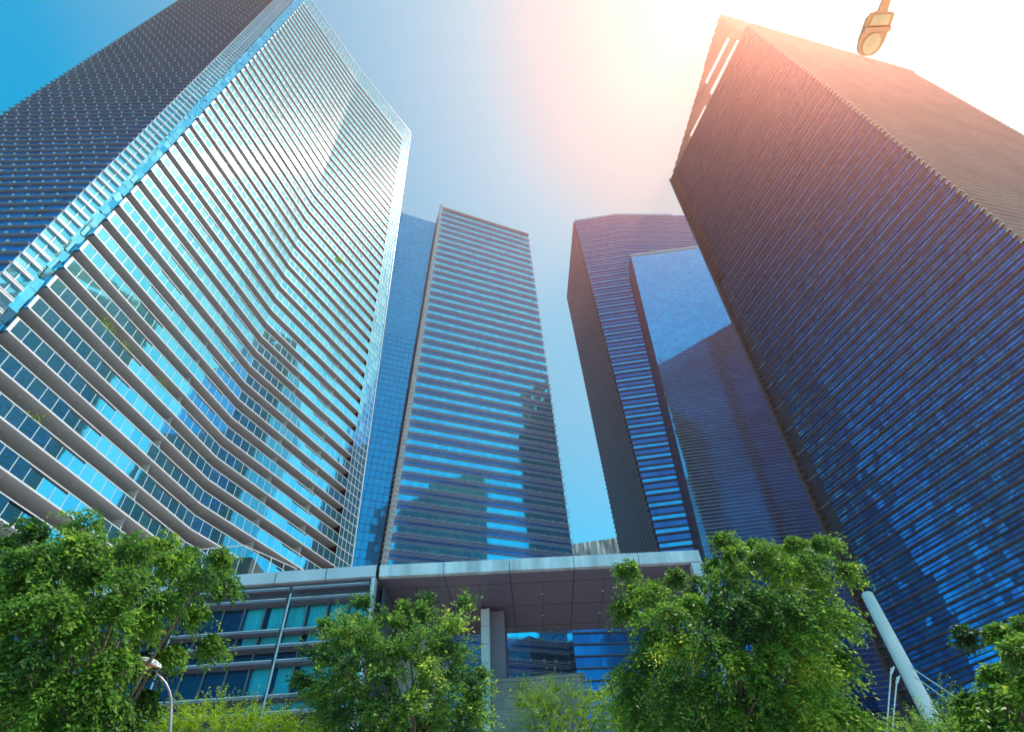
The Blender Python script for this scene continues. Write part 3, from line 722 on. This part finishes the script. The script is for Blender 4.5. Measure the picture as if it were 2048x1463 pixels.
RIGHT = [(1395, 1070), (1450, 1062), (1490, 1075), (1560, 1050), (1625, 1062), (1690, 1100), (1722, 1140), (1700, 1170), (1650, 1165), (1690, 1260), (1675, 1275), (1690, 1330), (1660, 1340), (1720, 1400), (1740, 1480), (1700, 1560), (1260, 1560), (1235, 1480), (1218, 1400), (1240, 1330), (1262, 1290), (1235, 1240), (1215, 1190), (1190, 1230), (1195, 1170), (1270, 1120), (1320, 1128), (1400, 1150), (1420, 1120)]
MID = [(735, 1190), (760, 1225), (800, 1200), (845, 1182), (890, 1215), (942, 1195), (935, 1240), (965, 1270), (930, 1285), (960, 1330), (990, 1380), (975, 1480), (960, 1540), (650, 1540), (640, 1430), (600, 1380), (605, 1320), (625, 1300), (620, 1260), (690, 1230), (680, 1190)]
FAR = [(1900, 1240), (1960, 1232), (2000, 1240), (2060, 1205), (2140, 1190), (2140, 1560), (1950, 1560), (1925, 1440), (1895, 1405), (1975, 1350), (1985, 1300), (1940, 1305), (1905, 1285)]
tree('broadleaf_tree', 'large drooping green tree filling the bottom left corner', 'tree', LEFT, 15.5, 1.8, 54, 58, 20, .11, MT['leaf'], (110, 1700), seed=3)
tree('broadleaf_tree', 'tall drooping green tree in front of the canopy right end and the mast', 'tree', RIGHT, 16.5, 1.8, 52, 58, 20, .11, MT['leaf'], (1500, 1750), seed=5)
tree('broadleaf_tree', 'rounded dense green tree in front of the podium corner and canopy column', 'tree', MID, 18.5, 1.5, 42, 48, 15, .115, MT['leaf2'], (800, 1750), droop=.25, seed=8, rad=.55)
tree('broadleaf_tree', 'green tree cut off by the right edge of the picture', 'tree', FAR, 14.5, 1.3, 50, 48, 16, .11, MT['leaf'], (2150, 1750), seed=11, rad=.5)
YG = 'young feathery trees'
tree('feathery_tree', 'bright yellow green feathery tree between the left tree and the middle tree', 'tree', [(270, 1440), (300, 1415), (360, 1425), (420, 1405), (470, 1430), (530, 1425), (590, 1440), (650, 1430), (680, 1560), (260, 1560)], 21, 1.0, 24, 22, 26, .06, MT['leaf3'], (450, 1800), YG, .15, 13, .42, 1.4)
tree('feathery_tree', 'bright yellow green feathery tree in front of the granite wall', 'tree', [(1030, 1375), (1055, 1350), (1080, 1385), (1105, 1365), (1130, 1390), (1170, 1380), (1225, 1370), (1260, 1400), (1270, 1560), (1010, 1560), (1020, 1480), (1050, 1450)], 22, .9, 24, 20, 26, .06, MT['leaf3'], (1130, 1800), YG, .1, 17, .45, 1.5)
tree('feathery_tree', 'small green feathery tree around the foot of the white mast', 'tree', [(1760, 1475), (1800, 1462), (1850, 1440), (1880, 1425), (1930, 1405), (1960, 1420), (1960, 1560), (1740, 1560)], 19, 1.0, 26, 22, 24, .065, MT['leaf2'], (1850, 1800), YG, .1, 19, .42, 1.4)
# balcony plants
def balcony_plant(px, py, seg, u, k, label, n=140, sz=.16):
    h = floors[k] + 2.05; q = seg.p(u, h, -.15); root = empty('balcony_plant', q, label, 'plant', 'potted plants on the tower balconies')
    g = np.random.default_rng(int(px)); P_ = np.array(q) + g.normal(size=(n, 3)) * np.array([.25, .8, .34]) + (.05, 0, .3)
    leaves('foliage', P_, g.normal(size=(n, 3)) + (0, 0, .3), sz, MT['leaf3'], root)
    m = MB(); m.box(q[0] - .5, q[0] - .12, q[1] - .6, q[1] + .6, q[2] - .55, q[2] - .2, MT['sand']); m.build('planter', root)
def find(px, py):
    best = None
    for si, sg in enumerate((seg1, seg2)):
        for k in range(len(floors)):
            for i in range(41):
                q = np.array(sg.p(i / 40, floors[k] + 1.9, -.1)); c = RW.T @ (q - CAM)
                x = CX - F * c[0] / c[2]; y = CY + F * c[1] / c[2]; d = (x - px) ** 2 + (y - py) ** 2
                if best is None or d < best[0]: best = (d, sg, i / 40, k)
    return best[1:]
for px, py, lab, n, sz in ((682, 524, 'bright green shrub hanging over a high balcony right of the bend', 420, .36), (212, 655, 'yellowish bushy plant on a balcony edge high on the left', 200, .24),
                       (240, 700, 'thin trailing plant on a balcony railing below the yellowish bush', 110, .2), (322, 770, 'small light green plant on a balcony railing left of the dark reflection', 130, .2),
                       (72, 828, 'small spiky green plant on a low balcony at the left edge', 110, .2)):
    sg, u, k = find(px, py); balcony_plant(px, py, sg, u, k, lab, n, sz)

# ================================================================== ground and street
MT['asphalt'] = paint('asphalt', (.05, .05, .052), .85, .2, 8)
MT['paving'] = paint('paving', (.55, .55, .54), .8, .15, 3)
MT['soil'] = paint('ground', (.34, .34, .34), .9, .2, .2)
m = MB(); m.quad([(-3000, -3000, 0), (3000, -3000, 0), (3000, 3000, 0), (-3000, 3000, 0)], MT['soil']); tag(m.build('ground'), kind='structure')
m = MB(); m.quad([(-400, -26, .004), (400, -26, .004), (400, -8, .004), (-400, -8, .004)], MT['asphalt']); tag(m.build('road'), kind='structure')
m = MB(); m.box(-400, 400, -8, 30, 0, .13, MT['paving']); tag(m.build('pavement'), kind='structure')
m = MB(); m.box(-400, 400, -34, -26, 0, .13, MT['paving']); tag(m.build('pavement'), kind='structure')
m = MB()
for i in range(-60, 60): m.quad([(i * 6, -17.08, .008), (i * 6 + 3, -17.08, .008), (i * 6 + 3, -16.92, .008), (i * 6, -16.92, .008)], MT['white'])
tag(m.build('road_markings'), kind='structure')

# buildings over the road behind the viewer, seen as reflections in the glass
bt = empty('office_tower', (107, -47, 0), 'dark office tower across the road, seen only as a reflection in the glass facades', 'building')
m = MB(); x0, x1, y0, y1 = 84, 131, -84, -36
m.hexa([(x0, y0, 0), (x1, y0, 0), (x1, y1, 0), (x0, y1, 0), (x0, y0, 222), (x1, y0, 256), (x1, y1, 256), (x0, y1, 222)], MT['dusk']); m.build('wall', bt)
m = MB(); z_ = 5.0
while z_ < 216:
    m.box(x0 + 1, x1 - 1, y1 + .05, y1 + .12, z_, z_ + 2, MT['inner']); m.box(x0 - .12, x0 - .05, y0 + 1, y1 - 1, z_, z_ + 2, MT['inner']); z_ += 4
m.build('window_band', bt)

# ================================================================== light, sky, air
SUN_AZ, SUN_EL = 71.5, 64.0
sd_ = Vector((math.sin(R(SUN_AZ)) * math.cos(R(SUN_EL)), math.cos(R(SUN_AZ)) * math.cos(R(SUN_EL)), math.sin(R(SUN_EL))))
sun = bpy.data.lights.new("sun", 'SUN'); sun.energy = 4.5; sun.angle = R(.5); sun.color = (1, .95, .88)
so = bpy.data.objects.new("sun", sun); COL.objects.link(so); so.rotation_euler = (-sd_).to_track_quat('-Z', 'Y').to_euler()
W = bpy.data.worlds.new("World"); S.world = W; W.use_nodes = True; nt = W.node_tree; bg = nt.nodes["Background"]
sky = nt.nodes.new("ShaderNodeTexSky"); sky.sky_type = 'NISHITA'; sky.sun_disc = False; sky.sun_elevation = R(SUN_EL); sky.sun_rotation = R(SUN_AZ)
sky.dust_density = 1.5; sky.ozone_density = 2.0
tint = nt.nodes.new("ShaderNodeMixRGB"); tint.blend_type = 'MULTIPLY'; tint.inputs[0].default_value = 1; tint.inputs[2].default_value = (.01, 1.2, 1.26, 1)
nt.links.new(sky.outputs[0], tint.inputs[1])
tc = nt.nodes.new("ShaderNodeTexCoord"); dt = nt.nodes.new("ShaderNodeVectorMath"); dt.operation = 'DOT_PRODUCT'
gd = Vector(tuple(ray(1500, 40))).normalized(); dt.inputs[1].default_value = gd
nt.links.new(tc.outputs["Generated"], dt.inputs[0])
cr_ = nt.nodes.new("ShaderNodeValToRGB"); cr_.color_ramp.interpolation = 'B_SPLINE'; e0 = cr_.color_ramp.elements
e0[0].position = .56; e0[0].color = (0, 0, 0, 1); e0[1].position = 1.0; e0[1].color = (.97, .97, .97, 1)
for p_, c_ in ((.76, .34), (.854, .42), (.917, .58), (.954, .84)): x_ = e0.new(p_); x_.color = (c_, c_, c_, 1)
cr_.color_ramp.interpolation = 'LINEAR'
nt.links.new(dt.outputs["Value"], cr_.inputs[0])
gm = nt.nodes.new("ShaderNodeMixRGB"); gm.blend_type = 'MIX'; gm.inputs[2].default_value = (2.5, 2.5, 2.6, 1)
nt.links.new(cr_.outputs[0], gm.inputs[0]); nt.links.new(tint.outputs[0], gm.inputs[1]); nt.links.new(gm.outputs[0], bg.inputs[0]); bg.inputs[1].default_value = .14

HAZE = True
if HAZE:
    hm = bpy.data.materials.new("flare_haze"); hm.use_nodes = True; n_t = hm.node_tree; n_t.nodes.remove(n_t.nodes["Principled BSDF"])
    pv = n_t.nodes.new("ShaderNodeVolumePrincipled"); pv.inputs["Color"].default_value = (1.0, .40, .27, 1); pv.inputs["Density"].default_value = .00058; pv.inputs["Anisotropy"].default_value = .76  # orange scattering air, added to imitate the lens flare over the right tower
    n_t.links.new(pv.outputs[0], n_t.nodes["Material Output"].inputs["Volume"])
    m = MB(); m.box(-130, 260, -75, 345, -1, 300, hm); tag(m.build('flare_haze'), kind='stuff')

S.view_settings.view_transform = 'Standard'; S.view_settings.look = 'None'; S.view_settings.exposure = .7; S.view_settings.gamma = 1
S.cycles.use_denoising = True; S.cycles.max_bounces = 7; S.cycles.glossy_bounces = 4; S.cycles.transparent_max_bounces = 12; S.cycles.volume_bounces = 0
S.cycles.sample_clamp_indirect = 6; S.cycles.caustics_reflective = False; S.cycles.caustics_refractive = False
